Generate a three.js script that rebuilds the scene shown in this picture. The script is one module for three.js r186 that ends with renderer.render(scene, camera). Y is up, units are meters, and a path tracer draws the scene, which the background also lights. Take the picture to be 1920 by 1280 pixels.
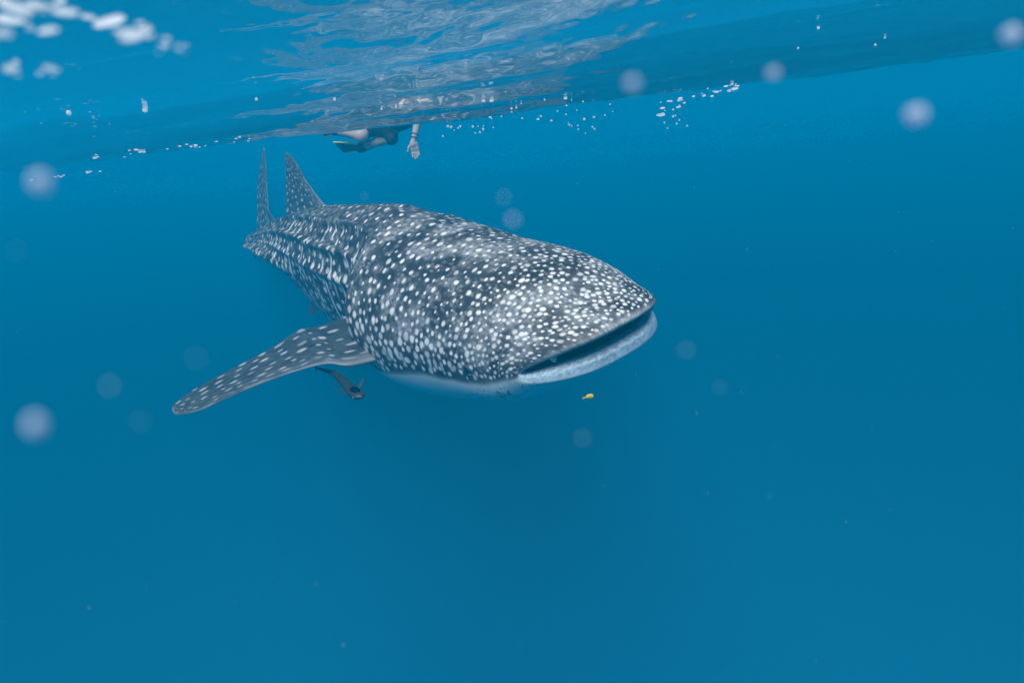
import * as THREE from 'three';
import { mergeGeometries, mergeVertices } from 'three/addons/utils/BufferGeometryUtils.js';
import { MarchingCubes } from 'three/addons/objects/MarchingCubes.js';

// ---------------------------------------------------------------- camera, sky, sun, water haze, exposure
const R = Math.PI / 180, FOCAL = 1250;                       // focal length in pixels of the 1920 x 1280 photograph
const scene = new THREE.Scene();
const camera = new THREE.PerspectiveCamera(2 * Math.atan(640 / FOCAL) / R, 1920 / 1280, 0.05, 400);
camera.rotation.set(-13 * R, 0, -5 * R, 'YXZ');
camera.focus = 4.2; camera.userData.fStop = 2.8;
camera.updateMatrixWorld(true);
const renderer = new THREE.WebGLRenderer({ antialias: true });
renderer.toneMapping = THREE.LinearToneMapping;
renderer.toneMappingExposure = 5.75;
renderer.shadowMap.enabled = true;

// deep clear blue sky over open ocean
{
  const W = 64, H = 32, d = new Float32Array(W * H * 4);
  for (let j = 0; j < H; j++) for (let i = 0; i < W; i++) {
    const y = Math.max(0, Math.sin(((j + 0.5) / H - 0.5) * Math.PI)), k = Math.pow(1 - y, 3), o = (j * W + i) * 4;
    d[o] = 0.001 + 0.002 * k; d[o + 1] = 0.009 + 0.006 * k; d[o + 2] = 0.022 + 0.008 * k; d[o + 3] = 1;
  }
  const t = new THREE.DataTexture(d, W, H, THREE.RGBAFormat, THREE.FloatType);
  t.mapping = THREE.EquirectangularReflectionMapping; t.magFilter = t.minFilter = THREE.LinearFilter; t.needsUpdate = true;
  scene.background = t; scene.environment = t;
}
const sun = new THREE.DirectionalLight(new THREE.Color(1, 0.97, 0.92), 5);
sun.position.set(-3, 20, 7.5); sun.target.position.set(0, 0, -5);
sun.castShadow = true; sun.shadow.radius = 80; sun.shadow.mapSize.set(2048, 2048);
Object.assign(sun.shadow.camera, { left: -14, right: 14, top: 14, bottom: -14, near: 1, far: 60 });
scene.add(sun, sun.target);
// the sea itself: haze that scatters blue-green light
scene.fog = new THREE.FogExp2(new THREE.Color(0, 0.47, 1.0), 0.084);

// ---------------------------------------------------------------- helpers
const V = (x, y, z) => new THREE.Vector3(x, y, z);
const at = (px, py, z) => V((px - 960) / FOCAL * z, (640 - py) / FOCAL * z, -z).applyMatrix4(camera.matrixWorld);
const toPx = (p) => { const q = p.clone().applyMatrix4(camera.matrixWorldInverse); return [960 + FOCAL * q.x / -q.z, 640 - FOCAL * q.y / -q.z, -q.z]; };
camera.matrixWorldInverse.copy(camera.matrixWorld).invert();
let seed = 7;
const rnd = () => { seed = (seed * 1664525 + 1013904223) >>> 0; return seed / 4294967296; };
const hash = (x, y, z) => { let h = (x * 374761393 + y * 668265263 + z * 2147483647) | 0; h = Math.imul(h ^ (h >>> 13), 1274126177); h ^= h >>> 16; return (h >>> 0) / 4294967296; };
function noise(x, y, z = 0) {
  const i = Math.floor(x), j = Math.floor(y), k = Math.floor(z); let u = x - i, v = y - j, w = z - k;
  u = u * u * (3 - 2 * u); v = v * v * (3 - 2 * v); w = w * w * (3 - 2 * w);
  const L = (a, b, t) => a + (b - a) * t, h = (a, b, c) => hash(i + a, j + b, k + c);
  return L(L(L(h(0, 0, 0), h(1, 0, 0), u), L(h(0, 1, 0), h(1, 1, 0), u), v), L(L(h(0, 0, 1), h(1, 0, 1), u), L(h(0, 1, 1), h(1, 1, 1), u), v), w);
}
const fbm = (x, y, z = 0, n = 4) => { let s = 0, a = 0.5, t = 0; for (let i = 0; i < n; i++) { s += a * noise(x, y, z + i * 9.1); t += a; a *= 0.5; x *= 2.03; y *= 2.03; z *= 2.03; } return s / t; };
const sst = (a, b, x) => { x = Math.min(1, Math.max(0, (x - a) / (b - a))); return x * x * (3 - 2 * x); };
const lerp = (a, b, t) => a + (b - a) * t;
// monotone cubic interpolation of table rows: the first column is the parameter
function pchip(rows) {
  const n = rows.length, m = rows[0].length, D = [];
  for (let c = 1; c < m; c++) {
    const d = [], s = [];
    for (let i = 0; i < n - 1; i++) d.push((rows[i + 1][c] - rows[i][c]) / (rows[i + 1][0] - rows[i][0]));
    for (let i = 0; i < n; i++) s.push(i === 0 ? d[0] : i === n - 1 ? d[n - 2] : d[i - 1] * d[i] <= 0 ? 0 : 2 * d[i - 1] * d[i] / (d[i - 1] + d[i]));
    D.push(s);
  }
  return (x) => {
    let i = 0; while (i < n - 2 && x > rows[i + 1][0]) i++;
    const h = rows[i + 1][0] - rows[i][0], t = Math.min(1, Math.max(0, (x - rows[i][0]) / h)), t2 = t * t, t3 = t2 * t, out = [];
    for (let c = 1; c < m; c++) out.push((2 * t3 - 3 * t2 + 1) * rows[i][c] + (t3 - 2 * t2 + t) * h * D[c - 1][i] + (-2 * t3 + 3 * t2) * rows[i + 1][c] + (t3 - t2) * h * D[c - 1][i + 1]);
    return out;
  };
}
function grid(nu, nv, fn, uv) {                              // fn(i / nu, j / nv) gives a point; (nu + 1) x (nv + 1) vertices
  const P = new Float32Array((nu + 1) * (nv + 1) * 3), U = new Float32Array((nu + 1) * (nv + 1) * 2), I = [];
  for (let i = 0; i <= nu; i++) for (let j = 0; j <= nv; j++) {
    const o = i * (nv + 1) + j, p = fn(i / nu, j / nv), t = uv ? uv(i / nu, j / nv) : [i / nu, j / nv];
    P.set([p.x, p.y, p.z], o * 3); U.set(t, o * 2);
    if (i < nu && j < nv) I.push(o, o + nv + 1, o + 1, o + 1, o + nv + 1, o + nv + 2);
  }
  const g = new THREE.BufferGeometry();
  g.setAttribute('position', new THREE.BufferAttribute(P, 3)); g.setAttribute('uv', new THREE.BufferAttribute(U, 2)); g.setIndex(I);
  g.computeVertexNormals();
  return g;
}
function sealNormals(g, nu, nv) {                            // the first and last column of a closed tube share their normals
  const N = g.attributes.normal;
  for (let i = 0; i <= nu; i++) {
    const a = i * (nv + 1), b = a + nv, n = V(N.getX(a) + N.getX(b), N.getY(a) + N.getY(b), N.getZ(a) + N.getZ(b)).normalize();
    N.setXYZ(a, n.x, n.y, n.z); N.setXYZ(b, n.x, n.y, n.z);
  }
  return g;
}
function dataTexture(w, h, fn) {                             // fn(x, y) -> [r, g, b] in sRGB 0..1
  const d = new Uint8Array(w * h * 4);
  for (let y = 0; y < h; y++) for (let x = 0; x < w; x++) { const c = fn(x, y), o = (y * w + x) * 4; d[o] = 255 * Math.min(1, Math.max(0, c[0])); d[o + 1] = 255 * Math.min(1, Math.max(0, c[1])); d[o + 2] = 255 * Math.min(1, Math.max(0, c[2])); d[o + 3] = 255; }
  const t = new THREE.DataTexture(d, w, h); t.colorSpace = THREE.SRGBColorSpace; t.magFilter = t.minFilter = THREE.LinearFilter; t.wrapS = THREE.ClampToEdgeWrapping; t.wrapT = THREE.ClampToEdgeWrapping; t.needsUpdate = true;
  return t;
}
const taken = {};
const numbered = (n) => { const k = taken[n] = (taken[n] ?? -1) + 1; return k ? `${n}_${String(k).padStart(3, '0')}` : n; };
function tag(o, name, label, category, group, kind) {
  o.name = numbered(name); if (label) o.userData.label = label; if (category) o.userData.category = category; if (group) o.userData.group = group; if (kind) o.userData.kind = kind;
  scene.add(o); return o;
}
function part(name, geometry, material, parent) { const m = new THREE.Mesh(geometry, material); m.name = name; parent.add(m); return m; }
const std = (r, g, b, rough = 0.7, more = {}) => new THREE.MeshPhysicalMaterial({ color: new THREE.Color().setRGB(r, g, b), roughness: rough, side: THREE.DoubleSide, ...more });

// ---------------------------------------------------------------- the setting: water surface and an added sea bed
// the swell, measured across its crests: one deep trough hangs down 4.2 m in front of the camera
const swell = pchip([[-70, 0.8], [-20, 0.85], [-6, 0.7], [-2, 0.8], [0.5, 0.92], [2.0, 0.93], [2.8, 0.80], [3.5, 0.60], [4.2, 0.455], [4.9, 0.54], [5.8, 0.74], [7.2, 0.98], [9, 1.40], [11, 1.95], [13, 2.15], [17, 1.7], [22, 1.1], [32, 1.0], [90, 0.9]]);
const waterHeight = (x, z) => {
  const d = -z, q = d + 0.33 * x + 0.25 * (noise(x * 0.5, 4, 2) - 0.5);
  let y = swell(q)[0] + 0.26 * (fbm(x * 0.45 + 2, q * 0.35, 7, 3) - 0.5) * sst(4.4, 6.2, q) + 0.05 * (fbm(x * 0.8, q * 0.3, 9, 2) - 0.5);
  const wx = x + 0.5 * noise(x * 0.4, d * 0.4, 1), wd = q + 0.35 * noise(x * 0.55 + 9, d * 0.6, 2);
  y += 0.012 * Math.sin(wd * 15 + 0.6 * wx) * (0.2 + 1.2 * noise(x * 0.6, d * 0.5, 8));
  const near = 1 - sst(14, 26, Math.hypot(x, d));
  if (near > 0) {
    y += near * 0.055 * (fbm(wx * 1.0, wd * 2.2, 3, 2) - 0.5);
    y += (1 - sst(8, 13, d)) * 0.018 * (fbm(wx * 3.4, wd * 9.5, 4, 3) - 0.5);
    y += (1 - sst(6, 9, d)) * 0.0075 * (noise(wx * 15, wd * 30, 6) - 0.5);
  }
  return y;
};
{
  const axis = (list) => { const o = [list[0][0]]; for (let k = 1; k < list.length; k++) { const [a] = list[k - 1], [b, n] = list[k]; for (let i = 1; i <= n; i++) o.push(lerp(a, b, i / n)); } return o; };
  const X = axis([[-70, 0], [-25, 20], [-9, 60], [-4.5, 120], [3.5, 330], [9, 100], [25, 60], [70, 20]]);
  const Z = axis([[60, 0], [10, 20], [0, 50], [-2, 60], [-6.5, 260], [-14, 110], [-26, 60], [-80, 30]]);
  const nx = X.length - 1, nz = Z.length - 1;
  const g = grid(nx, nz, (u, v) => { const x = X[Math.round(u * nx)], z = Z[Math.round(v * nz)]; return V(x, waterHeight(x, z), z); });
  const m = new THREE.MeshPhysicalMaterial({ color: new THREE.Color(0.64, 0.61, 0.58), metalness: 1, roughness: 0.09, transparent: true, opacity: 0.75, side: THREE.DoubleSide });
  const w = new THREE.Mesh(g, m); tag(w, 'water_surface', 'rippled underside of the sea surface mirroring the shark', null, null, 'structure');
  const bed = grid(60, 60, (u, v) => { const x = (u - 0.5) * 160, z = (v - 0.5) * 160 - 10; return V(x, -9.5 + 0.5 * fbm(x * 0.08, z * 0.08, 2), z); });
  tag(new THREE.Mesh(bed, std(0.004, 0.40, 0.74, 0.95)), 'added_seabed', 'added blue sea bed that brightens the deep water from below', null, null, 'structure');  // added blue floor, bounces fill light into the lower water
}

// ---------------------------------------------------------------- whale shark
const spinePts = [at(1155, 620, 3.2), at(1010, 584, 3.75), at(860, 545, 4.45), at(690, 490, 5.7), at(560, 455, 7.25), at(474, 452, 9.0)];
const spine = new THREE.CatmullRomCurve3(spinePts, false, 'centripetal');
spine.arcLengthDivisions = 400;
const LEN = spine.getLength();
function frame(t) {                                          // t metres behind the snout
  const u = Math.min(1, Math.max(0, t / LEN)), p = spine.getPointAt(u), back = spine.getTangentAt(u);
  if (t < 0) p.addScaledVector(back, t); if (t > LEN) p.addScaledVector(back, t - LEN);
  const fwd = back.clone().negate(), r0 = fwd.clone().cross(V(0, 1, 0)).normalize(), u0 = r0.clone().cross(fwd), roll = lerp(13, 3, sst(1, 6, t)) * R;
  return { p, fwd, r: r0.clone().multiplyScalar(Math.cos(roll)).addScaledVector(u0, -Math.sin(roll)), u: u0.clone().multiplyScalar(Math.cos(roll)).addScaledVector(r0, Math.sin(roll)) };
}
const frames = []; for (let i = 0; i <= 800; i++) frames.push(frame(-0.1 + i * 0.01));
function S(t, right, up) {
  const k = Math.min(799, Math.max(0, (t + 0.1) / 0.01)), i = Math.floor(k), f = k - i, A = frames[i], B = frames[i + 1], mix = (n) => A[n].clone().lerp(B[n], f);
  return mix('p').addScaledVector(mix('r'), right).addScaledVector(mix('u'), up);
}
// s, t at the top, side and bottom of the section, half width, height above and below the axis, squareness
const stations = pchip([
  [0.00, 0.000, 0.265, 0.075, 0.40, 0.022, 0.070, 2.2, 0, 0.085],
  [0.02, -0.042, 0.25, 0.030, 0.425, 0.026, 0.074, 2.2, 0, 0.085],
  [0.045, -0.055, 0.245, -0.004, 0.44, 0.044, 0.096, 2.3, 0, 0.085],
  [0.07, -0.042, 0.25, -0.002, 0.45, 0.070, 0.138, 2.4, -0.002, 0.085],
  [0.10, 0.01, 0.28, 0.065, 0.465, 0.108, 0.162, 2.5, -0.01, 0.085],
  [0.16, 0.15, 0.375, 0.18, 0.49, 0.178, 0.206, 2.5, -0.03, 0.085],
  [0.25, 0.39, 0.54, 0.37, 0.53, 0.31, 0.265, 2.2, -0.055, 0.06],
  [0.35, 0.72, 0.78, 0.70, 0.575, 0.435, 0.325, 1.95, -0.09, 0.02],
  [0.45, 1.14, 1.15, 1.14, 0.61, 0.51, 0.41, 1.85, -0.12, 0],
  [0.53, 1.60, 1.60, 1.60, 0.66, 0.56, 0.475, 1.85, -0.125, 0],
  [0.575, 1.96, 1.96, 1.96, 0.67, 0.58, 0.50, 1.9, -0.115, 0],
  [0.595, 2.08, 2.08, 2.08, 0.60, 0.600, 0.520, 2.05, -0.13, 0],
  [0.61, 2.15, 2.15, 2.15, 0.51, 0.585, 0.600, 2.0, -0.10, 0],
  [0.64, 2.40, 2.40, 2.40, 0.435, 0.560, 0.740, 2.0, -0.06, 0],
  [0.72, 3.05, 3.05, 3.05, 0.475, 0.495, 0.800, 2.0, -0.02, 0],
  [0.80, 4.00, 4.00, 4.00, 0.42, 0.420, 0.640, 2.0, 0, 0],
  [0.87, 5.00, 5.00, 5.00, 0.33, 0.315, 0.360, 2.0, 0, 0],
  [0.93, 5.90, 5.90, 5.90, 0.24, 0.200, 0.200, 2.0, 0, 0],
  [0.97, LEN - 0.2, LEN - 0.2, LEN - 0.2, 0.14, 0.120, 0.110, 2.0, 0, 0],
  [1.00, LEN + 0.25, LEN + 0.25, LEN + 0.25, 0.015, 0.060, 0.060, 2.0, 0, 0],
]);
const bell = (x, w) => Math.exp(-x * x / (w * w));
function section(row, theta, ridged) {
  const [tT, tS, tB, w, a, b, n, yo, droop] = row, c = Math.cos(theta), s = Math.sin(theta), e = 2 / (s > 0 ? n : n + 1.1 * sst(0.25, 0.6, tS) * (1 - sst(1.75, 2.15, tS)));
  const cc = Math.sign(c) * Math.pow(Math.abs(c), e), ss = Math.sign(s) * Math.pow(Math.abs(s), e);
  const t = tS + ((s > 0 ? tT : tB) - tS) * (1 - Math.pow(Math.abs(cc), 3.2));
  let right = w * cc, up = (s > 0 ? a : b) * ss;
  if (ridged) {
    const th = Math.atan2(s, Math.abs(c)), on = sst(1.9, 2.6, t) * (1 - sst(6.4, 7, t));
    let k = on * (0.085 * bell(th - 1.02, 0.06) + 0.085 * bell(th - 0.58, 0.07) + 0.06 * bell(th - 0.18, 0.07)) + 0.03 * sst(0.8, 1.6, t) * (1 - sst(5, 6, t)) * bell(th - 1.57, 0.1);
    k += 0.42 * sst(3.6, 5.6, t) * (1 - sst(6.7, 7.3, t)) * bell(th + 0.16, 0.17);
    right *= 1 + k; up *= 1 + k;
  }
  return [t, right, up + yo - droop * Math.pow(Math.abs(cc), 4)];
}
const thetaOf = (v) => -Math.PI / 2 + v * 2 * Math.PI;
const NU = 330, NV = 260;
const bodyAt = (u, v) => { const [t, r, up] = section(stations(u), thetaOf(v), true); return S(t, r, up); };
const bodyGeo = sealNormals(grid(NU, NV, bodyAt), NU, NV);
const mouthRows = pchip([
  [0.00, 0.000, 0.265, 0.075, 0.40, 0.022, 0.070, 2.2, 0, 0.085],
  [0.08, 0.06, 0.285, 0.12, 0.39, 0.028, 0.082, 2.2, 0, 0.085],
  [0.25, 0.20, 0.36, 0.22, 0.39, 0.080, 0.155, 2.2, 0, 0.085],
  [0.6, 0.60, 0.62, 0.60, 0.42, 0.150, 0.250, 2.1, 0, 0.05],
  [0.9, 1.05, 1.05, 1.05, 0.32, 0.100, 0.260, 2.0, 0, 0],
  [1.00, 1.15, 1.15, 1.15, 0.01, 0.01, 0.01, 2.0, 0, 0],
]);
const mouthGeo = sealNormals(grid(40, 160, (u, v) => S(...section(mouthRows(u), thetaOf(v), false))), 40, 160);

// skin pattern: pale spots on slate grey, a white belly, laid out in metres over the skin
const TW = 2048, TH = 2048;
const belly = (t) => lerp(lerp(0, -4, sst(0.25, 0.7, t)), lerp(-17, -52, sst(1.9, 3.2, t)), sst(0.9, 1.9, t)) * R;
const skinTexture = (() => {
  const GU = 256, GV = 256, P = [];
  for (let i = 0; i <= GU; i++) for (let j = 0; j <= GV; j++) P.push(bodyAt(i / GU, j / GV));
  const T = new Float32Array(GU + 1); for (let i = 0; i <= GU; i++) T[i] = stations(i / GU)[1];
  const scaleAt = (u, v) => {
    const i = Math.min(GU - 1, Math.floor(u * GU)), j = Math.min(GV - 1, Math.floor(v * GV)), o = i * (GV + 1) + j;
    return [Math.max(0.02, P[o].distanceTo(P[o + GV + 1]) * GU), Math.max(0.02, P[o].distanceTo(P[o + 1]) * GV), P[o]];
  };
  const spot = new Float32Array(TW * TH), paint = (u, v, ru, rv, strength, soft) => {
    const [mu, mv] = scaleAt(u, v), du = ru / mu * TW, dv = rv / mv * TH, cx = u * TW, cy = v * TH, wob = rnd() * 50;
    for (let y = Math.floor(cy - dv * 1.5); y <= cy + dv * 1.5; y++) for (let x = Math.max(0, Math.floor(cx - du * 1.5)); x <= Math.min(TW - 1, cx + du * 1.5); x++) {
      const ax = (x + 0.5 - cx) / du, ay = (y + 0.5 - cy) / dv, r = Math.hypot(ax, ay) * (0.8 + 0.4 * noise(ax * 1.2 + wob, ay * 1.2 + wob, 3));
      const k = strength * (1 - sst(1 - soft, 1 + soft * 0.6, r)), o = (((y % TH) + TH) % TH) * TW + x;
      if (k > spot[o]) spot[o] = k;
    }
  };
  // dart throwing with a spacing that follows the animal: fine on the snout, coarse on the back
  const cell = 0.035, hashGrid = new Map(), key = (p) => `${Math.floor(p.x / cell)},${Math.floor(p.y / cell)},${Math.floor(p.z / cell)}`;
  const spacing = (t, th) => {
    const high = sst(0.1, 1.1, th), head = lerp(0.027, lerp(0.052, 0.070, high), sst(0.2, 1.35, t));
    return lerp(head, lerp(0.08, 0.098, high), sst(1.4, 2.6, t));
  };
  const put = (u, v, ru, rv, k, soft, d) => {
    const [, , p] = scaleAt(u, v), n = Math.ceil(d / cell), a = Math.floor(p.x / cell), b = Math.floor(p.y / cell), c = Math.floor(p.z / cell);
    for (let i = -n; i <= n; i++) for (let j = -n; j <= n; j++) for (let l = -n; l <= n; l++) for (const [q, dq] of hashGrid.get(`${a + i},${b + j},${c + l}`) ?? []) if (q.distanceTo(p) < Math.min(d, dq)) return false;
    const at_ = key(p); if (!hashGrid.has(at_)) hashGrid.set(at_, []); hashGrid.get(at_).push([p, d]);
    paint(u, v, ru, rv, k, soft); return true;
  };
  for (let n = 0; n < 60000; n++) {
    let u = rnd(), v = 0.12 + 0.76 * rnd();
    const th0 = thetaOf(v), th = th0 > Math.PI / 2 ? Math.PI - th0 : th0, t = T[Math.round(u * GU)];
    if (th < belly(t) + 0.02) continue;
    if (t > 2.1) {                                           // rows of spots round the trunk
      const row = 0.155, k = Math.round(t / row), tt = k * row + 0.018 * Math.sin(th * 7 + k); if (Math.abs(t - tt) > 0.03) continue;
    }
    const d = spacing(t, th) * (0.86 + 0.3 * rnd()), big = lerp(0.44, lerp(0.46, 0.25, sst(0.05, 0.8, th)), sst(0.15, 1.1, t)) * (1 - 0.1 * sst(1.8, 2.4, t)) * (0.58 + 0.7 * rnd());
    put(u, v, d * big * 1.05, d * big, lerp(0.66, 1, Math.sqrt(rnd())), 0.44, d);
  }
  // faint small spots and smudges between them
  for (let n = 0; n < 8000; n++) {
    const u = rnd(), v = 0.14 + 0.72 * rnd(), th0 = thetaOf(v), th = th0 > Math.PI / 2 ? Math.PI - th0 : th0, t = T[Math.round(u * GU)];
    if (th < belly(t) + 0.05) continue;
    const d = spacing(t, th); paint(u, v, d * 0.3 * (0.5 + rnd()), d * 0.22 * (0.5 + rnd()), 0.10 + 0.34 * rnd(), 0.8);
  }
  const lipDark = [0.42, 0.47, 0.5];
  return dataTexture(TW, TH, (x, y) => {
    const u = (x + 0.5) / TW, v = (y + 0.5) / TH, th0 = thetaOf(v), left = th0 > Math.PI / 2, th = left ? Math.PI - th0 : th0, t = T[Math.round(u * GU)];
    const [mu, mv, p] = scaleAt(u, v), X = t * 1, Y = (left ? 40 : 0) + th * 0.55;
    let dark = 0.175 + 0.16 * (fbm(p.x * 7, p.y * 7, p.z * 7, 3) - 0.5) + 0.16 * (fbm(p.x * 34, p.y * 34, p.z * 34, 2) - 0.5);
    dark += 0.36 * sst(0.40, 0.74, fbm(p.x * 5.5, p.y * 9, p.z * 5.5, 4)) * (0.35 + 0.9 * noise(p.x * 60, p.y * 75, p.z * 60)) * sst(-0.1, 0.3, th) * (1 - 0.75 * sst(1.8, 2.4, t));   // ragged pale wash
    let k = spot[y * TW + x] * (0.9 + 0.3 * (fbm(p.x * 60, p.y * 60, p.z * 60, 2) - 0.2));
    if (t > 1.9 && th < 1.15) {                              // thin pale bars between the rows of spots on the flank
      const row = 0.155, q = t / row + 0.5 + 0.28 * (fbm(t * 2, th * 2.2, 3, 2) - 0.5) * 2 - 0.018 / row * Math.sin(th * 7 + Math.round(t / row)), f = Math.abs(q - Math.round(q)) * row;
      const w = 0.0135 * (0.6 + 0.8 * noise(Math.round(q) * 3.1, th * 5, 1)), on = (1 - sst(w * 0.5, w * 1.4, f)) * sst(0.3, 0.6, noise(Math.round(q) * 1.7, th * 3.5, 4)) * sst(1.9, 2.3, t) * (1 - sst(0.85, 1.15, th)) * lerp(0.9, 0.55, sst(4, 5.5, t));
      k = Math.max(k, on);
    }
    const edge = belly(t) + 0.10 * (fbm(X * 5, Y * 6, 7, 3) - 0.5), b = 1 - sst(edge - 0.10, edge + 0.03, th);
    // brushed pale edge of the upper lip, mottled lower lip, sunlit brightness painted in
    const lip = (1 - sst(0.05, 0.082, u));
    let c = [dark * 1.0, dark * 1.02, dark * 1.05];
    const w = [0.95, 0.95, 0.94];
    k = Math.min(1, k * (1 - 0.55 * lip));
    if (th > 0) { const brush = lip * (0.25 + 0.65 * fbm(v * 420, u * 18, 3, 2)); k = Math.max(k, brush * 0.8); }
    c = c.map((q, i) => lerp(q, w[i], k));
    const low = th <= 0 ? lip * (1 - sst(0.07, 0.105, u)) : 0;
    const mott = 0.62 + 0.5 * fbm(v * 200, u * 150, 6, 4), white = 0.84 + 0.06 * (fbm(p.x * 12, p.y * 12, p.z * 12, 3) - 0.5);
    // dark freckles on the throat near the corner of the mouth
    const fre = sst(0.70, 0.76, noise(p.x * 55, p.y * 90, p.z * 55)) * bell(t - 0.42, 0.22) * bell(th + 0.42, 0.25) * 0.7;
    c = c.map((q, i) => lerp(q, white * (1 - fre) * [0.97, 1, 1][i], b));
    return c.map((q, i) => lerp(q, mott * lipDark[i] * 2, low));
  });
})();
const skin = new THREE.MeshPhysicalMaterial({ map: skinTexture, roughness: 0.55, side: THREE.DoubleSide });
const gullet = std(0.10, 0.13, 0.15, 0.8);

// fins: sections from root to tip, each a leading and a trailing edge with a thickness
function finGeometry(rows, normal, nu = 48, nc = 20, sameBoth = false) {
  const f = pchip(rows.map(([s, le, te, th]) => [s, le.x, le.y, le.z, te.x, te.y, te.z, th]));
  const g = grid(nu, nc * 2, (u, v) => {
    const q = f(u), le = V(q[0], q[1], q[2]), te = V(q[3], q[4], q[5]), side = v < 0.5 ? 1 : -1, c = v < 0.5 ? 1 - v * 2 : v * 2 - 1;   // trailing edge -> leading -> trailing
    const x = 1 - Math.cos(c * Math.PI / 2), prof = 2.6 * (0.2969 * Math.sqrt(x) - 0.126 * x - 0.3516 * x * x + 0.2843 * x ** 3 - 0.1026 * x ** 4) / 0.26 * 0.5;
    return le.lerp(te, x).addScaledVector(typeof normal === 'function' ? normal(u) : normal, side * q[6] * prof * 0.5);
  }, (u, v) => { const c = v < 0.5 ? v : sameBoth ? 1 - v : v; return [u, c]; });
  return g;
}
const finTexture = (() => {
  const W = 1024, H = 1024, L = 1.1, C = 1.0, spots = new Float32Array(W * H), pts = [];
  for (let n = 0; n < 5000; n++) {
    const x = rnd() * L, y = rnd() * C * 0.5, d = 0.05 + 0.02 * rnd(); if (y / C > 0.42 || pts.some(([a, b]) => Math.hypot((a - x) * 0.75, (b - y) * 1.1) < d)) continue;
    pts.push([x, y]); const big = 0.75 + 0.6 * rnd(), rx = d * 0.34 * big, ry = d * 0.19 * big, st = (0.65 + 0.35 * rnd()) * (1 - 0.6 * sst(0.3, 0.42, y)), wob = rnd() * 90;
    for (let j = Math.floor((y - ry * 2) / C * H); j < (y + ry * 2) / C * H; j++) for (let i = Math.floor((x - rx * 2) / L * W); i < (x + rx * 2) / L * W; i++) {
      if (i < 0 || j < 0 || i >= W || j >= H / 2) continue;
      const ax = (i / W * L - x) / rx, ay = (j / H * C - y) / ry, r = Math.hypot(ax, ay) * (0.75 + 0.5 * noise(ax + wob, ay + wob, 2)), k = st * (1 - sst(0.55, 1.25, r)); if (k > spots[j * W + i]) spots[j * W + i] = k;
    }
  }
  return dataTexture(W, H, (x, y) => {
    const u = x / W, v = y / H, up = v < 0.5, n = fbm(u * 22, v * 30, 2, 4), dark = 0.235 + 0.22 * (n - 0.5) + 0.16 * (fbm(u * 40, v * 160, 5, 3) - 0.5) + 0.12 * sst(0.2, 0.45, v) * fbm(u * 14, v * 26, 8, 3);
    const pale = sst(0.33, 0.5, v) * sst(0.4, 0.65, fbm(u * 9, v * 12, 9, 3)) * (1 - sst(0.5, 0.5, v)) * 0.42 + 0.5 * sst(0.955, 1, u) + 0.35 * (1 - sst(0.05, 0.22, u)) * sst(0.3, 0.45, v);
    const c = [dark * 0.93, dark * 1.04, dark * 1.13].map((q) => lerp(q, 0.74, Math.min(1, Math.max(spots[y * W + x], up ? pale : 0))));
    const under = sst(0.5, 0.56, v) * 0.9;
    return c.map((q) => lerp(q, 0.72, under));
  });
})();
const finSkin = new THREE.MeshPhysicalMaterial({ map: finTexture, roughness: 0.55, side: THREE.DoubleSide });
const shark = new THREE.Group();
tag(shark, 'whale_shark', 'huge spotted whale shark swimming with its wide mouth slightly open', 'shark');
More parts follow.
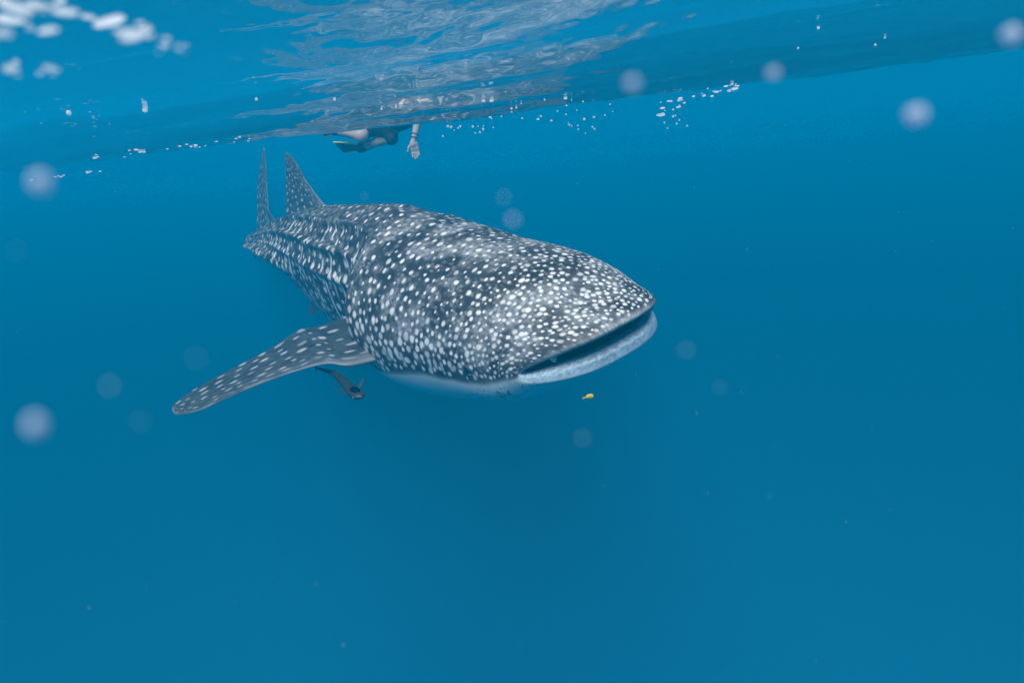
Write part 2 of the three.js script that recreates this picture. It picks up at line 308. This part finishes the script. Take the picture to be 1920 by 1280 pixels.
{
  const fins = [];
  // right pectoral fin, held out and down
  const pect = [
    [0.00, S(1.75, 0.36, -0.34), S(2.60, 0.33, -0.22), 0.15],
    [0.14, at(652, 686, 4.18), at(592, 613, 4.95), 0.13],
    [0.25, at(612, 682, 4.2), at(566, 616, 4.9), 0.105],
    [0.40, at(545, 699, 4.2), at(512, 650, 4.62), 0.085],
    [0.65, at(440, 740, 4.22), at(418, 700, 4.5), 0.06],
    [0.88, at(358, 774, 4.25), at(340, 746, 4.44), 0.035],
    [0.97, at(331, 777, 4.28), at(323, 761, 4.40), 0.018],
    [1.00, at(324, 772, 4.31), at(322, 766, 4.38), 0.004],
  ];
  const nUp = V(0.15, 0.96, 0.1).normalize();
  fins.push(finGeometry(pect, nUp, 60, 22));
  const lp = (k, t, r, u) => S(t, -r, u);
  fins.push(finGeometry([
    [0.00, lp(0, 1.62, 0.36, -0.34), lp(0, 2.5, 0.33, -0.24), 0.15],
    [0.25, lp(0, 1.72, 0.72, -0.38), lp(0, 2.45, 0.62, -0.33), 0.10],
    [0.65, lp(0, 2.05, 1.15, -0.42), lp(0, 2.48, 1.08, -0.40), 0.06],
    [0.97, lp(0, 2.40, 1.50, -0.46), lp(0, 2.55, 1.49, -0.46), 0.018],
    [1.00, lp(0, 2.46, 1.52, -0.46), lp(0, 2.52, 1.52, -0.46), 0.004],
  ], V(0, 1, 0), 40, 18));
  // first dorsal fin
  const dn = frame(4.9).r, D = (px, py, z) => at(px, py, z);
  fins.push(finGeometry([
    [0.00, D(660, 430, 6.2), D(530, 455, 7.75), 0.24],
    [0.14, D(622, 396, 6.55), D(534, 418, 7.62), 0.15],
    [0.26, D(600, 374, 6.75), D(536, 395, 7.55), 0.10],
    [0.50, D(578, 344, 7.0), D(536, 358, 7.5), 0.07],
    [0.80, D(557, 308, 7.22), D(535, 315, 7.5), 0.04],
    [0.96, D(543, 290, 7.38), D(533, 291, 7.5), 0.018],
    [1.00, D(537, 286, 7.44), D(533, 288, 7.49), 0.004],
  ], dn, 44, 18, true));
  // tail fin: long upper lobe, short lower lobe
  const tn = frame(LEN - 0.2).r;
  fins.push(finGeometry([
    [0.00, D(512, 458, 8.5), D(480, 452, 9.2), 0.10],
    [0.15, D(506, 428, 8.75), D(481, 432, 9.3), 0.06],
    [0.50, D(501, 360, 9.1), D(482, 362, 9.55), 0.04],
    [0.85, D(498, 300, 9.4), D(489, 300, 9.65), 0.022],
    [1.00, D(496, 277, 9.6), D(494, 277, 9.65), 0.004],
  ], tn, 40, 14, true));
  fins.push(finGeometry([
    [0.00, S(LEN - 0.5, 0, 0.0), S(LEN + 0.15, 0, 0.05), 0.09],
    [0.50, S(LEN - 0.1, 0, -0.15), S(LEN + 0.15, 0, -0.12), 0.05],
    [1.00, S(LEN + 0.12, 0, -0.25), S(LEN + 0.16, 0, -0.25), 0.004],
  ], tn, 20, 12, true));
  // second dorsal, pelvic and anal fins
  const small = (t, right, up, len, chord, dirR, dirU, nrm) => fins.push(finGeometry([
    [0.00, S(t, right, up), S(t + chord, right, up), 0.06],
    [0.60, S(t + chord * 0.45, right + dirR * len * 0.6, up + dirU * len * 0.6), S(t + chord * 1.02, right + dirR * len * 0.55, up + dirU * len * 0.55), 0.03],
    [1.00, S(t + chord * 0.95, right + dirR * len, up + dirU * len), S(t + chord * 1.05, right + dirR * len, up + dirU * len), 0.004],
  ], nrm, 18, 10, true));
  small(5.75, 0, 0.16, 0.24, 0.34, 0, 1, dn);
  small(4.1, 0.2, -0.52, 0.16, 0.3, 0.3, -0.9, dn);
  small(4.1, -0.2, -0.52, 0.16, 0.3, -0.3, -0.9, dn);
  small(5.6, 0, -0.16, 0.14, 0.24, 0, -1, dn);
  const finsGeo = mergeGeometries(fins), whole = mergeGeometries([bodyGeo, finsGeo, mouthGeo], true);
  part('body', whole, [skin, finSkin, gullet], shark);
  // eyes low on the sides of the head, in a pale rim
  for (const side of [1, -1]) {
    const th = 0.04, [t, r, u] = section(stations(0.285), th, true), p = S(t, side * (r - 0.002), u), f = frame(t), out = f.r.clone().multiplyScalar(side);
    const q = new THREE.Quaternion().setFromUnitVectors(V(0, 0, 1), out.clone().addScaledVector(f.u, -0.25).normalize());
    const eye = new THREE.SphereGeometry(0.024, 20, 14); eye.scale(1, 0.9, 0.7); eye.applyQuaternion(q); eye.translate(p.x, p.y, p.z);
    const e = part('eye', eye, std(0.012, 0.014, 0.016, 0.15), shark);
    const rim = new THREE.TorusGeometry(0.024, 0.007, 10, 28); rim.applyQuaternion(q); rim.translate(p.x, p.y, p.z);
    part('eyelid', rim, std(0.05, 0.06, 0.07, 0.6), e);
  }
  // nostril barbels on the upper lip
  for (const [c, side] of [[0.78, 1], [0.78, -1]]) {
    const th = Math.acos(Math.pow(c, 1.1)), [t, r, u] = section(stations(0.012), th, false), f = frame(t), p = S(t, side * r, u);
    const g = grid(16, 14, (a, b) => {
      const ang = b * 2 * Math.PI, rad = 0.014 * Math.sqrt(Math.max(0, 1 - a ** 1.7)) * (1 + 0.2 * Math.cos(ang * 2)), lift = 0.015 - a * 0.045;
      return p.clone().addScaledVector(f.r, Math.cos(ang) * rad * 1.3 - side * a * 0.01).addScaledVector(f.fwd, Math.sin(ang) * rad * 0.7 + 0.005).addScaledVector(f.u, lift);
    });
    part('nostril_barbel', g, std(0.36, 0.4, 0.41, 0.6), shark);
  }
}

// ---------------------------------------------------------------- the snorkeller at the surface
function capsule(p, a, b, ra, rb) {                          // distance to a tapered limb
  const ab = b.clone().sub(a), h = Math.min(1, Math.max(0, p.clone().sub(a).dot(ab) / ab.lengthSq()));
  return p.distanceTo(a.clone().addScaledVector(ab, h)) - lerp(ra, rb, h);
}
function march(bones, k, res, pad = 0) {                     // bones: [a, b, ra, rb]; k: blend in metres
  const lo = V(9, 9, 9), hi = V(-9, -9, -9);
  for (const [a, b, ra, rb] of bones) for (const [q, r] of [[a, ra], [b, rb]]) { lo.min(q.clone().subScalar(r + pad + 0.03)); hi.max(q.clone().addScalar(r + pad + 0.03)); }
  const c = lo.clone().add(hi).multiplyScalar(0.5), half = Math.max(hi.x - lo.x, hi.y - lo.y, hi.z - lo.z) / 2 * res / (res - 4), m = new MarchingCubes(res, undefined, false, false, 200000), p = V();
  for (let z = 0; z < res; z++) for (let y = 0; y < res; y++) for (let x = 0; x < res; x++) {
    p.set((x - res / 2) / (res / 2), (y - res / 2) / (res / 2), (z - res / 2) / (res / 2)).multiplyScalar(half).add(c);
    let d = 1;
    if (p.x > lo.x && p.y > lo.y && p.z > lo.z && p.x < hi.x && p.y < hi.y && p.z < hi.z) for (const [a, b, ra, rb] of bones) { const e = capsule(p, a, b, ra, rb) - pad, h = Math.max(0, k - Math.abs(d - e)) / k; d = Math.min(d, e) - h * h * k / 4; }
    m.field[x + y * res + z * res * res] = -d;
  }
  m.isolation = 0; m.update();
  const n = m.count, g = new THREE.BufferGeometry(), P = new Float32Array(m.positionArray.slice(0, n * 3));
  for (let i = 0; i < n; i++) { P[i * 3] = P[i * 3] * half + c.x; P[i * 3 + 1] = P[i * 3 + 1] * half + c.y; P[i * 3 + 2] = P[i * 3 + 2] * half + c.z; }
  g.setAttribute('position', new THREE.BufferAttribute(P, 3));
  const w = mergeVertices(g, half / res * 0.02); w.computeVertexNormals();
  const out = w.toNonIndexed(); out.deleteAttribute('uv'); return out;
}
{
  const person = new THREE.Group(); tag(person, 'person', 'snorkeller in dark shorts and fins floating at the surface, one hand hanging down', 'person');
  const O = at(735, 235, 7.4); person.position.copy(O);
  const q = (px, py, dz = 0) => at(px, py, 7.4 - dz).sub(O);  // dz: metres towards the camera
  const hipA = q(690, 230, -0.08), hipB = q(712, 230, 0.06), kneeA = q(677, 255, 0.15), ankA = q(640, 247, -0.12), toeA = q(626, 244, -0.2), kneeB = q(733, 258, 0.06), ankB = q(690, 272, -0.05), toeB = q(676, 277, -0.12);
  const belly_ = q(730, 227, 0.06), chest = q(752, 214, 0.15), neck = q(778, 206, 0.2), head = q(797, 208, 0.24), shA = q(772, 200, 0.3), shB = q(765, 204, -0.02), elb = q(784, 226, 0.32), wri = q(775, 262, 0.34), elbB = q(740, 204, -0.25), wriB = q(770, 200, -0.35);
  const bones = [[hipA, belly_, 0.13, 0.13], [hipB, belly_, 0.13, 0.13], [hipA, hipB, 0.13, 0.13], [belly_, chest, 0.13, 0.155], [chest, neck, 0.12, 0.06], [shA, shB, 0.08, 0.08], [chest, shA, 0.13, 0.08], [neck, head, 0.06, 0.08], [head.clone().add(V(0, 0.03, 0)), head.clone().add(V(0.03, -0.05, 0.03)), 0.1, 0.075],
    [hipA, kneeA, 0.095, 0.06], [kneeA, ankA, 0.064, 0.038], [ankA, toeA, 0.042, 0.03], [hipB, kneeB, 0.095, 0.06], [kneeB, ankB, 0.066, 0.038], [ankB, toeB, 0.042, 0.03], [shA, elb, 0.056, 0.042], [elb, wri, 0.043, 0.027], [shB, elbB, 0.056, 0.042], [elbB, wriB, 0.043, 0.027]];
  const dn = V(0, -1, 0).addScaledVector(V(0.05, 0, 0), 1).normalize(), side = V(-1, 0, 0.25).normalize();
  const hand = [], H = (a, b) => wri.clone().addScaledVector(dn, a).addScaledVector(side, b);
  hand.push([H(0, 0), H(0.05, 0.012), 0.026, 0.03], [H(0.04, -0.022), H(0.095, -0.026), 0.02, 0.014], [H(0.04, 0.02), H(0.095, 0.026), 0.022, 0.015], [H(0.05, 0), H(0.095, 0), 0.02, 0.016]);
  [[-0.034, 0.165], [-0.012, 0.19], [0.011, 0.195], [0.033, 0.178]].forEach(([x, l]) => hand.push([H(0.09, x * 0.9), H(0.14, x), 0.0105, 0.0095], [H(0.14, x), H(l, x * 1.02).addScaledVector(V(0, 0, 1), 0.012), 0.0095, 0.0075]));
  hand.push([H(0.03, 0.02), H(0.075, 0.062), 0.016, 0.012], [H(0.075, 0.062), H(0.115, 0.078), 0.012, 0.009]);
  const skinTone = std(0.50, 0.40, 0.34, 0.6);
  const body = part('body', mergeGeometries([march(bones, 0.05, 96), march(hand, 0.012, 64)]), skinTone, person);
  const mid = (a, b, t) => a.clone().lerp(b, t);
  part('swim_shorts', march([[hipA, belly_, 0.13, 0.125], [hipB, belly_, 0.13, 0.125], [hipA, hipB, 0.13, 0.13], [hipA, mid(hipA, kneeA, 0.6), 0.1, 0.085], [hipB, mid(hipB, kneeB, 1.0), 0.1, 0.068]], 0.05, 60, 0.012), std(0.012, 0.014, 0.02, 0.8), person);
  part('rash_vest', march([[belly_, chest, 0.13, 0.155], [chest, neck, 0.12, 0.06], [shA, shB, 0.08, 0.08], [shA, mid(shA, elb, 0.8), 0.058, 0.05], [shB, mid(shB, elbB, 0.8), 0.058, 0.05]], 0.05, 60, 0.012), std(0.02, 0.025, 0.03, 0.8), person);
  part('hair', march([[head.clone().add(V(-0.02, 0.05, -0.02)), head.clone().add(V(-0.03, 0.02, -0.02)), 0.1, 0.095]], 0.05, 32), std(0.03, 0.02, 0.015, 0.7), person);
  part('diving_mask', march([[head.clone().add(V(0.085, 0.0, 0.06)), head.clone().add(V(0.05, 0.0, 0.1)), 0.045, 0.045]], 0.05, 32), std(0.01, 0.01, 0.012, 0.3), person);
  const tube = (pts, r) => new THREE.TubeGeometry(new THREE.CatmullRomCurve3(pts), 24, r, 8);
  part('snorkel', tube([head.clone().add(V(0.07, -0.05, 0.08)), head.clone().add(V(0.04, -0.04, 0.14)), head.clone().add(V(-0.06, 0.08, 0.14)), head.clone().add(V(-0.16, 0.17, 0.12))], 0.012), std(0.02, 0.02, 0.02, 0.4), person);
  for (const f of [0.72, 0.9]) { const g = new THREE.TorusGeometry(lerp(0.043, 0.028, f) + 0.003, 0.005, 8, 24); g.applyQuaternion(new THREE.Quaternion().setFromUnitVectors(V(0, 0, 1), wri.clone().sub(elb).normalize())); const c = mid(elb, wri, f); g.translate(c.x, c.y, c.z); part('bracelet', g, std(0.02, 0.02, 0.02, 0.7), person); }
  // swim fins: foot pocket, blade and two yellow rails
  for (const [a, t, tip, wide] of [[ankA, toeA, q(606, 240, -0.42), V(0.2, 0.3, 0.95)], [ankB, toeB, q(639, 270, -0.3), V(0.1, 0.38, 0.9)]]) {
    const along = tip.clone().sub(t), wd = wide.clone().addScaledVector(along, -wide.dot(along) / along.lengthSq()).normalize(), nn = wd.clone().cross(along).normalize();
    const fin = part('swim_fin', march([[a.clone().lerp(t, 0.1), t, 0.05, 0.052], [t, t.clone().addScaledVector(along, 0.25), 0.05, 0.03]], 0.03, 40), std(0.01, 0.011, 0.014, 0.6), person);
    const edge = (v, x) => (v - 0.5) * lerp(0.10, 0.19, x);
    part('blade', grid(12, 10, (x, v) => t.clone().addScaledVector(along, x).addScaledVector(wd, edge(v, x)).addScaledVector(nn, 0.004 * Math.sin(v * Math.PI * 4) + 0.05 * x * x)), std(0.015, 0.018, 0.02, 0.5), fin);
    for (const v of [0, 1]) part('rail', tube([0, 0.33, 0.66, 1].map((x) => t.clone().addScaledVector(along, x).addScaledVector(wd, edge(v, x)).addScaledVector(nn, 0.05 * x * x)), 0.009), std(0.80, 0.72, 0.20, 0.5), fin);
  }
}

// ---------------------------------------------------------------- fishes
function fishBody(curve, profile, nu, nv, up0) {             // profile(u) -> [half width, half height]
  return sealNormals(grid(nu, nv, (u, v) => {
    const p = curve.getPointAt(u), t = curve.getTangentAt(u), r = t.clone().cross(up0).normalize(), up = r.clone().cross(t), [w, h] = profile(u), a = v * 2 * Math.PI;
    return p.addScaledVector(r, Math.cos(a) * w).addScaledVector(up, Math.sin(a) * h);
  }), nu, nv);
}
const plate = (pts, n, th) => {                              // a thin fin with two faces and rounded edge from an outline of points
  const c = pts.reduce((a, b) => a.add(b), V(0, 0, 0)).multiplyScalar(1 / pts.length), m = pts.length;
  return grid(6, m, (u, v) => { const i = Math.round(v * m) % m, f = u < 0.5 ? u * 2 : 2 - u * 2, s = u < 0.5 ? 1 : -1; return c.clone().lerp(pts[i], Math.sin(f * Math.PI / 2)).addScaledVector(n, s * th * Math.sqrt(Math.max(0, 1 - f))); });
};
{
  const remora = new THREE.Group(); tag(remora, 'remora', 'slender dark remora swimming beneath the whale shark\'s side fin', 'fish');
  const base = at(655, 728, 4.05); remora.position.copy(base);
  const q = (px, py, z) => at(px, py, z).sub(base);
  const curve = new THREE.CatmullRomCurve3([q(594, 690, 4.42), q(614, 696, 4.33), q(634, 706, 4.22), q(650, 722, 4.12), q(664, 736, 4.03), q(679, 745, 3.95)]);
  const prof = pchip([[0, 0.004, 0.008], [0.12, 0.008, 0.011], [0.4, 0.02, 0.02], [0.65, 0.032, 0.028], [0.85, 0.042, 0.028], [0.95, 0.036, 0.02], [1, 0.004, 0.004]]);
  const tone = dataTexture(256, 128, (x, y) => { const n = fbm(x * 0.08, y * 0.1, 3, 3), b = 0.11 + 0.10 * n; return [b * 0.92, b, b * 1.08]; });
  const mat = new THREE.MeshPhysicalMaterial({ map: tone, roughness: 0.5, side: THREE.DoubleSide }), finM = std(0.03, 0.036, 0.042, 0.6);
  part('body', fishBody(curve, prof, 60, 28, V(0, 1, 0.15)), mat, remora);
  const p = (u) => curve.getPointAt(u), t = (u) => curve.getTangentAt(u), right = t(0.85).cross(V(0, 1, 0.15)).normalize(), up = right.clone().cross(t(0.85));
  for (const s of [1, -1]) {
    const b = p(0.8).addScaledVector(right, s * 0.035), d = right.clone().multiplyScalar(s * 0.8).addScaledVector(up, 0.45).addScaledVector(t(0.8), -0.35).normalize();
    part('pectoral_fin', plate([b, b.clone().addScaledVector(d, 0.03).addScaledVector(t(0.8), 0.012), b.clone().addScaledVector(d, 0.075).addScaledVector(t(0.8), -0.005), b.clone().addScaledVector(d, 0.085).addScaledVector(t(0.8), -0.018), b.clone().addScaledVector(d, 0.05).addScaledVector(t(0.8), -0.03), b.clone().addScaledVector(t(0.8), -0.022)], up, 0.002), finM, remora);
  }
  const dfin = (u0, u1, h, s) => part(s > 0 ? 'dorsal_fin' : 'anal_fin', plate([p(u0), p(lerp(u0, u1, 0.2)).addScaledVector(up, s * h * 0.5), p(lerp(u0, u1, 0.7)).addScaledVector(up, s * (h + 0.02)), p(u1).addScaledVector(up, s * 0.022), p(lerp(u0, u1, 0.5))], right, 0.002), finM, remora);
  dfin(0.22, 0.52, 0.03, 1); dfin(0.22, 0.5, 0.03, -1);
  const e = p(0.01), tb = t(0.02).negate();
  part('tail_fin', plate([e.clone().addScaledVector(tb, -0.02), e.clone().addScaledVector(tb, 0.035).addScaledVector(up, 0.03), e.clone().addScaledVector(tb, 0.028), e.clone().addScaledVector(tb, 0.035).addScaledVector(up, -0.03)], right, 0.002), finM, remora);
  const disc = new THREE.SphereGeometry(1, 24, 12); disc.scale(0.026, 0.006, 0.05); disc.applyMatrix4(new THREE.Matrix4().makeBasis(right, up, t(0.85)));
  const dp = p(0.86).addScaledVector(up, 0.027); disc.translate(dp.x, dp.y, dp.z); part('sucker_disc', disc, std(0.02, 0.024, 0.03, 0.8), remora);
  for (const s of [1, -1]) { const g = new THREE.SphereGeometry(0.005, 10, 8), c = p(0.93).addScaledVector(right, s * 0.036); g.translate(c.x, c.y, c.z); part('eye', g, std(0.4, 0.42, 0.4, 0.2), remora); }
}
{
  const fish = new THREE.Group(); tag(fish, 'pilot_fish', 'tiny bright yellow fish with dark bars ahead of the shark\'s mouth', 'fish');
  const base = at(1104, 743, 2.9); fish.position.copy(base); const q = (px, py, z = 2.9) => at(px, py, z).sub(base);
  const curve = new THREE.CatmullRomCurve3([q(1095.5, 746, 2.905), q(1100, 744.3), q(1106, 742.6), q(1113, 742.2, 2.89)]);
  const prof = pchip([[0, 0.0012, 0.0018], [0.15, 0.002, 0.0035], [0.4, 0.0042, 0.0085], [0.7, 0.0055, 0.0105], [0.9, 0.0045, 0.008], [1, 0.0008, 0.0015]]);
  const bars = dataTexture(128, 64, (x, y) => { const u = x / 128, k = [0.25, 0.4, 0.54, 0.68, 0.86].some((c, i) => Math.abs(u - c) < (i % 2 ? 0.013 : 0.019)) ? 0.85 : 0; return [lerp(0.95, 0.12, k), lerp(0.82, 0.1, k), lerp(0.12, 0.06, k)]; });
  const yellow = std(0.85, 0.62, 0.03, 0.5);
  part('body', fishBody(curve, prof, 40, 20, V(0, 1, 0)), new THREE.MeshPhysicalMaterial({ map: bars, roughness: 0.45, side: THREE.DoubleSide }), fish);
  const t = curve.getTangentAt(0.5), up = V(0, 1, 0), right = t.clone().cross(up).normalize(), e = curve.getPointAt(0.02);
  part('tail_fin', plate([e.clone().addScaledVector(t, 0.001), e.clone().addScaledVector(t, -0.009).addScaledVector(up, 0.006), e.clone().addScaledVector(t, -0.006), e.clone().addScaledVector(t, -0.009).addScaledVector(up, -0.006)], right, 0.0004), yellow, fish);
  const d = curve.getPointAt(0.5).addScaledVector(up, 0.007); part('dorsal_fin', plate([d.clone().addScaledVector(t, 0.006), d.clone().addScaledVector(up, 0.004), d.clone().addScaledVector(t, -0.012).addScaledVector(up, 0.0005), d.clone().addScaledVector(up, -0.002)], right, 0.0004), yellow, fish);
  const eye = new THREE.SphereGeometry(0.0012, 8, 6), ep = curve.getPointAt(0.92).addScaledVector(right, 0.004); eye.translate(ep.x, ep.y, ep.z); part('eye', eye, std(0.01, 0.01, 0.01, 0.2), fish);
}

// ---------------------------------------------------------------- bubbles, stand-ins for sun glints and drifting specks
const lumpy = (k, detail) => { const g = mergeVertices(new THREE.IcosahedronGeometry(1, detail).deleteAttribute('uv').deleteAttribute('normal')), p = g.attributes.position; for (let i = 0; i < p.count; i++) { const v = V(p.getX(i), p.getY(i), p.getZ(i)); v.multiplyScalar(0.72 + 0.5 * fbm(v.x * 1.6 + k * 7, v.y * 1.6, v.z * 1.6, 2)); p.setXYZ(i, v.x, v.y, v.z); } g.computeVertexNormals(); return g; };
const lumps = [0, 1, 2, 3].map((k) => lumpy(k, 5)), specks = [0, 1, 2].map((k) => lumpy(k + 9, 4));
const bubble_glint = std(0.95, 0.96, 0.98, 1, { transmission: 0.9, thickness: 0 }), flake = std(0.66, 0.74, 0.88, 1, { transmission: 0.6, thickness: 0 });  // translucent white shared by the bubbles and the stand-ins for sun glints
function surfaceHit(px, py) {                                // first point of the water surface seen at that pixel
  const dir = at(px, py, 1).normalize(); let a = 0.3;
  for (let d = 0.3; d < 9; d += 0.02) { const p = dir.clone().multiplyScalar(d); if (p.y > waterHeight(p.x, p.z)) return p.multiplyScalar((d - 0.02) / d); a = d; }
  return null;
}
let bubbleLabel = '', bubbleGroup = '';
function bubble(px, py, size, z, wide = 1) {
  const hit = z ? at(px, py, z) : surfaceHit(px, py) ?? at(px, py, 4.4), dist = -hit.clone().applyMatrix4(camera.matrixWorldInverse).z, r = size * 0.5 * dist / FOCAL;
  const m = new THREE.Mesh(specks[Math.floor(rnd() * 3)], bubble_glint); m.position.copy(hit); if (!z) m.position.y -= r * 0.1; m.scale.set(r * wide, r, r * wide); m.rotation.y = rnd() * 6;
  return tag(m, 'bubble_or_glint', bubbleLabel, 'bubble', bubbleGroup);
}
bubbleLabel = 'white bubble clinging under the wave that mirrors the shark, above its back'; bubbleGroup = 'bubbles under the mirroring wave';
for (let i = 0; i < 26; i++) { const a = rnd() * 6.28, k = Math.sqrt(rnd()); bubble(1010 + 150 * Math.cos(a) * k, 205 + 24 * Math.sin(a) * k, 2 + 3.5 * rnd() * rnd(), 0, 0.8 + rnd()); }
bubbleLabel = 'flattened white bubble in the glittering raft under the wave beyond the shark\'s snout'; bubbleGroup = 'glittering raft of bubbles';
for (let i = 0; i < 34; i++) { const k = rnd(); bubble(1235 + 150 * k, 203 - 44 * k + 34 * (rnd() - 0.5) * (1 - 0.6 * k), 1.6 + 5 * rnd() * rnd(), 0, 1.2 + 1.8 * rnd()); }
bubbleLabel = 'tiny bubble drifting beside the snorkeller\'s hanging hand'; bubbleGroup = 'bubbles beside the hand';
for (let i = 0; i < 14; i++) bubble(805 + 120 * rnd(), 236 + 24 * rnd() * rnd(), 2 + 2.5 * rnd(), 4.3);
bubbleLabel = 'tiny bubble sinking just below the wave between hand and glittering raft'; bubbleGroup = 'bubbles below the wave';
for (let i = 0; i < 8; i++) bubble(1058 + 60 * rnd(), 228 + 30 * rnd(), 2 + 1.5 * rnd(), 4.3);
bubbleLabel = 'tiny bubble sinking below the glittering raft of bubbles'; bubbleGroup = 'bubbles below the raft';
for (let i = 0; i < 8; i++) bubble(1240 + 50 * rnd(), 205 + 38 * rnd(), 2 + 3 * rnd(), 4.2);
bubbleLabel = 'flat white fleck standing in for a glint in the broken line along the wave beyond the tail fin'; bubbleGroup = 'glints along the wave beyond the tail';
for (let i = 0; i < 26; i++) { const k = rnd(); bubble(165 + 320 * k, 298 - 40 * k + 12 * (rnd() - 0.6), 1.4 + 2.2 * rnd() * rnd(), 0, 1.6 + 2.6 * rnd()); }  // flat flecks shaped to stand in for light glinting along the wave
bubbleLabel = 'flat faint fleck standing in for a glint at the far end of the line along the wave'; bubbleGroup = 'glints at the end of the line';
for (let i = 0; i < 9; i++) { const k = rnd(); bubble(10 + 180 * k, 346 - 28 * k + 5 * (rnd() - 0.5), 1.5 + rnd(), 0, 2 + 2 * rnd()); }  // fainter glint stand-ins that carry on the same line
bubbleLabel = 'single white bubble resting alone under the smooth water surface'; bubbleGroup = 'lone bubbles under the surface';
for (const [px, py, s] of [[128, 211, 9], [271, 206, 9], [480, 186, 5], [627, 186, 5], [715, 204, 4], [742, 200, 4], [1535, 52, 5], [1660, 70, 4], [1642, 84, 4], [1497, 90, 4]]) bubble(px, py, s);
// white clumps near the lens, added to stand in for blurred sun glints
for (const [px, py, w, h] of [[28, 14, 60, 34], [66, 10, 30, 26], [20, 38, 44, 22], [120, 22, 44, 18], [205, 40, 54, 24], [228, 60, 26, 18], [250, 66, 44, 22], [274, 55, 22, 22], [166, 32, 24, 14], [90, 57, 34, 12], [312, 73, 13, 12], [308, 86, 12, 11], [336, 89, 13, 11], [20, 128, 24, 22], [96, 128, 28, 15], [8, 62, 26, 24], [112, 2, 22, 14]]) {
  for (const f of [1, 0.45, 0.3]) {
  const z = 0.36 + 0.2 * rnd(), m = new THREE.Mesh(lumps[Math.floor(rnd() * 4)], bubble_glint), k = 0.5 * f * z / FOCAL, ox = f < 1 ? (rnd() - 0.5) * w * 2.2 : 0, oy = f < 1 ? (rnd() - 0.4) * h * 1.8 : 0; m.position.copy(at(px + ox, py + oy, z)); m.scale.set(w * k * 1.15, h * k * 0.62, w * k * 0.6); m.rotation.z = (rnd() - 0.5) * 0.6 - 5 * R;
  tag(m, 'glint_clump', 'blurred white clump standing in for a sun glint near the surface', 'bubble_glint', 'sun glint stand-ins');
  }
}
// marine snow close to the lens, far out of focus
for (const [px, py, mm, z, label] of [
  [1897, 66, 6.2, 0.26, 'large pale blurred speck just under the water surface, far beyond the snout'], [1450, 138, 4.6, 0.28, 'pale blurred speck where the wave edge rises beyond the bubble raft'],
  [1717, 217, 6.4, 0.24, 'large round whitish blurred speck in open water below the wave edge'], [1186, 157, 4.4, 0.24, 'pale blurred speck in front of the mirroring wave, beside the bubble raft'],
  [76, 342, 5.6, 0.2, 'large whitish blurred speck at the end of the glint line'], [66, 797, 4.6, 0.18, 'large bluish blurred speck level with the tip of the side fin'],
  [962, 412, 2.8, 0.26, 'brighter of two blurred specks floating above the shark\'s back'], [945, 370, 1.5, 0.28, 'fainter of two blurred specks floating above the shark\'s back'],
  [205, 723, 1.3, 0.2, 'faint blurred speck just above the tip of the side fin'], [1093, 822, 1.3, 0.26, 'faint blurred speck below the tiny yellow fish'],
  [1287, 656, 1.2, 0.25, 'faint blurred speck in open water just ahead of the lower lip'], [368, 672, 0.9, 0.2, 'very faint blurred speck above the middle of the side fin'],
  [1350, 726, 1.0, 0.3, 'faint blurred speck in open water level with the yellow fish'], [683, 368, 1.2, 0.5, 'small faint speck just above the back behind the dorsal fin'],
  [1443, 930, 0.9, 0.7, 'tiny speck in the empty water far below the mouth'], [560, 640, 0.8, 0.7, 'tiny speck between the side fin and the trunk'],
  [30, 470, 0.8, 0.2, 'very faint blurred speck in the open water behind the tail'], [262, 790, 0.8, 0.2, 'very faint blurred speck under the tip of the side fin'],
]) {
  const m = new THREE.Mesh(specks[Math.floor(rnd() * 3)], flake), r = mm / 2000; m.position.copy(at(px, py, z)); m.scale.set(r, r * (0.9 + 0.5 * rnd()), r);
  tag(m, 'marine_snow_speck', label, 'speck', 'drifting marine snow');
}

// fine plankton dust all through the water in view
{
  const n = 700, m = new THREE.InstancedMesh(specks[0], flake, n), M = new THREE.Matrix4(), q = new THREE.Quaternion();
  for (let i = 0; i < n; i++) { const z = 0.6 + 3.6 * Math.pow(rnd(), 0.6), r = 0.00022 + 0.0007 * Math.pow(rnd(), 4), p = at(-60 + 2040 * rnd(), 260 + 1060 * rnd(), z); M.compose(p, q, V(r, r, r)); m.setMatrixAt(i, M); }
  tag(m, 'plankton_dust', 'fine pale plankton dust drifting through the blue water', 'plankton', null, 'stuff');
}
scene.traverse((o) => { if (o.isMesh) { o.castShadow = o.receiveShadow = true; } });
renderer.render(scene, camera);
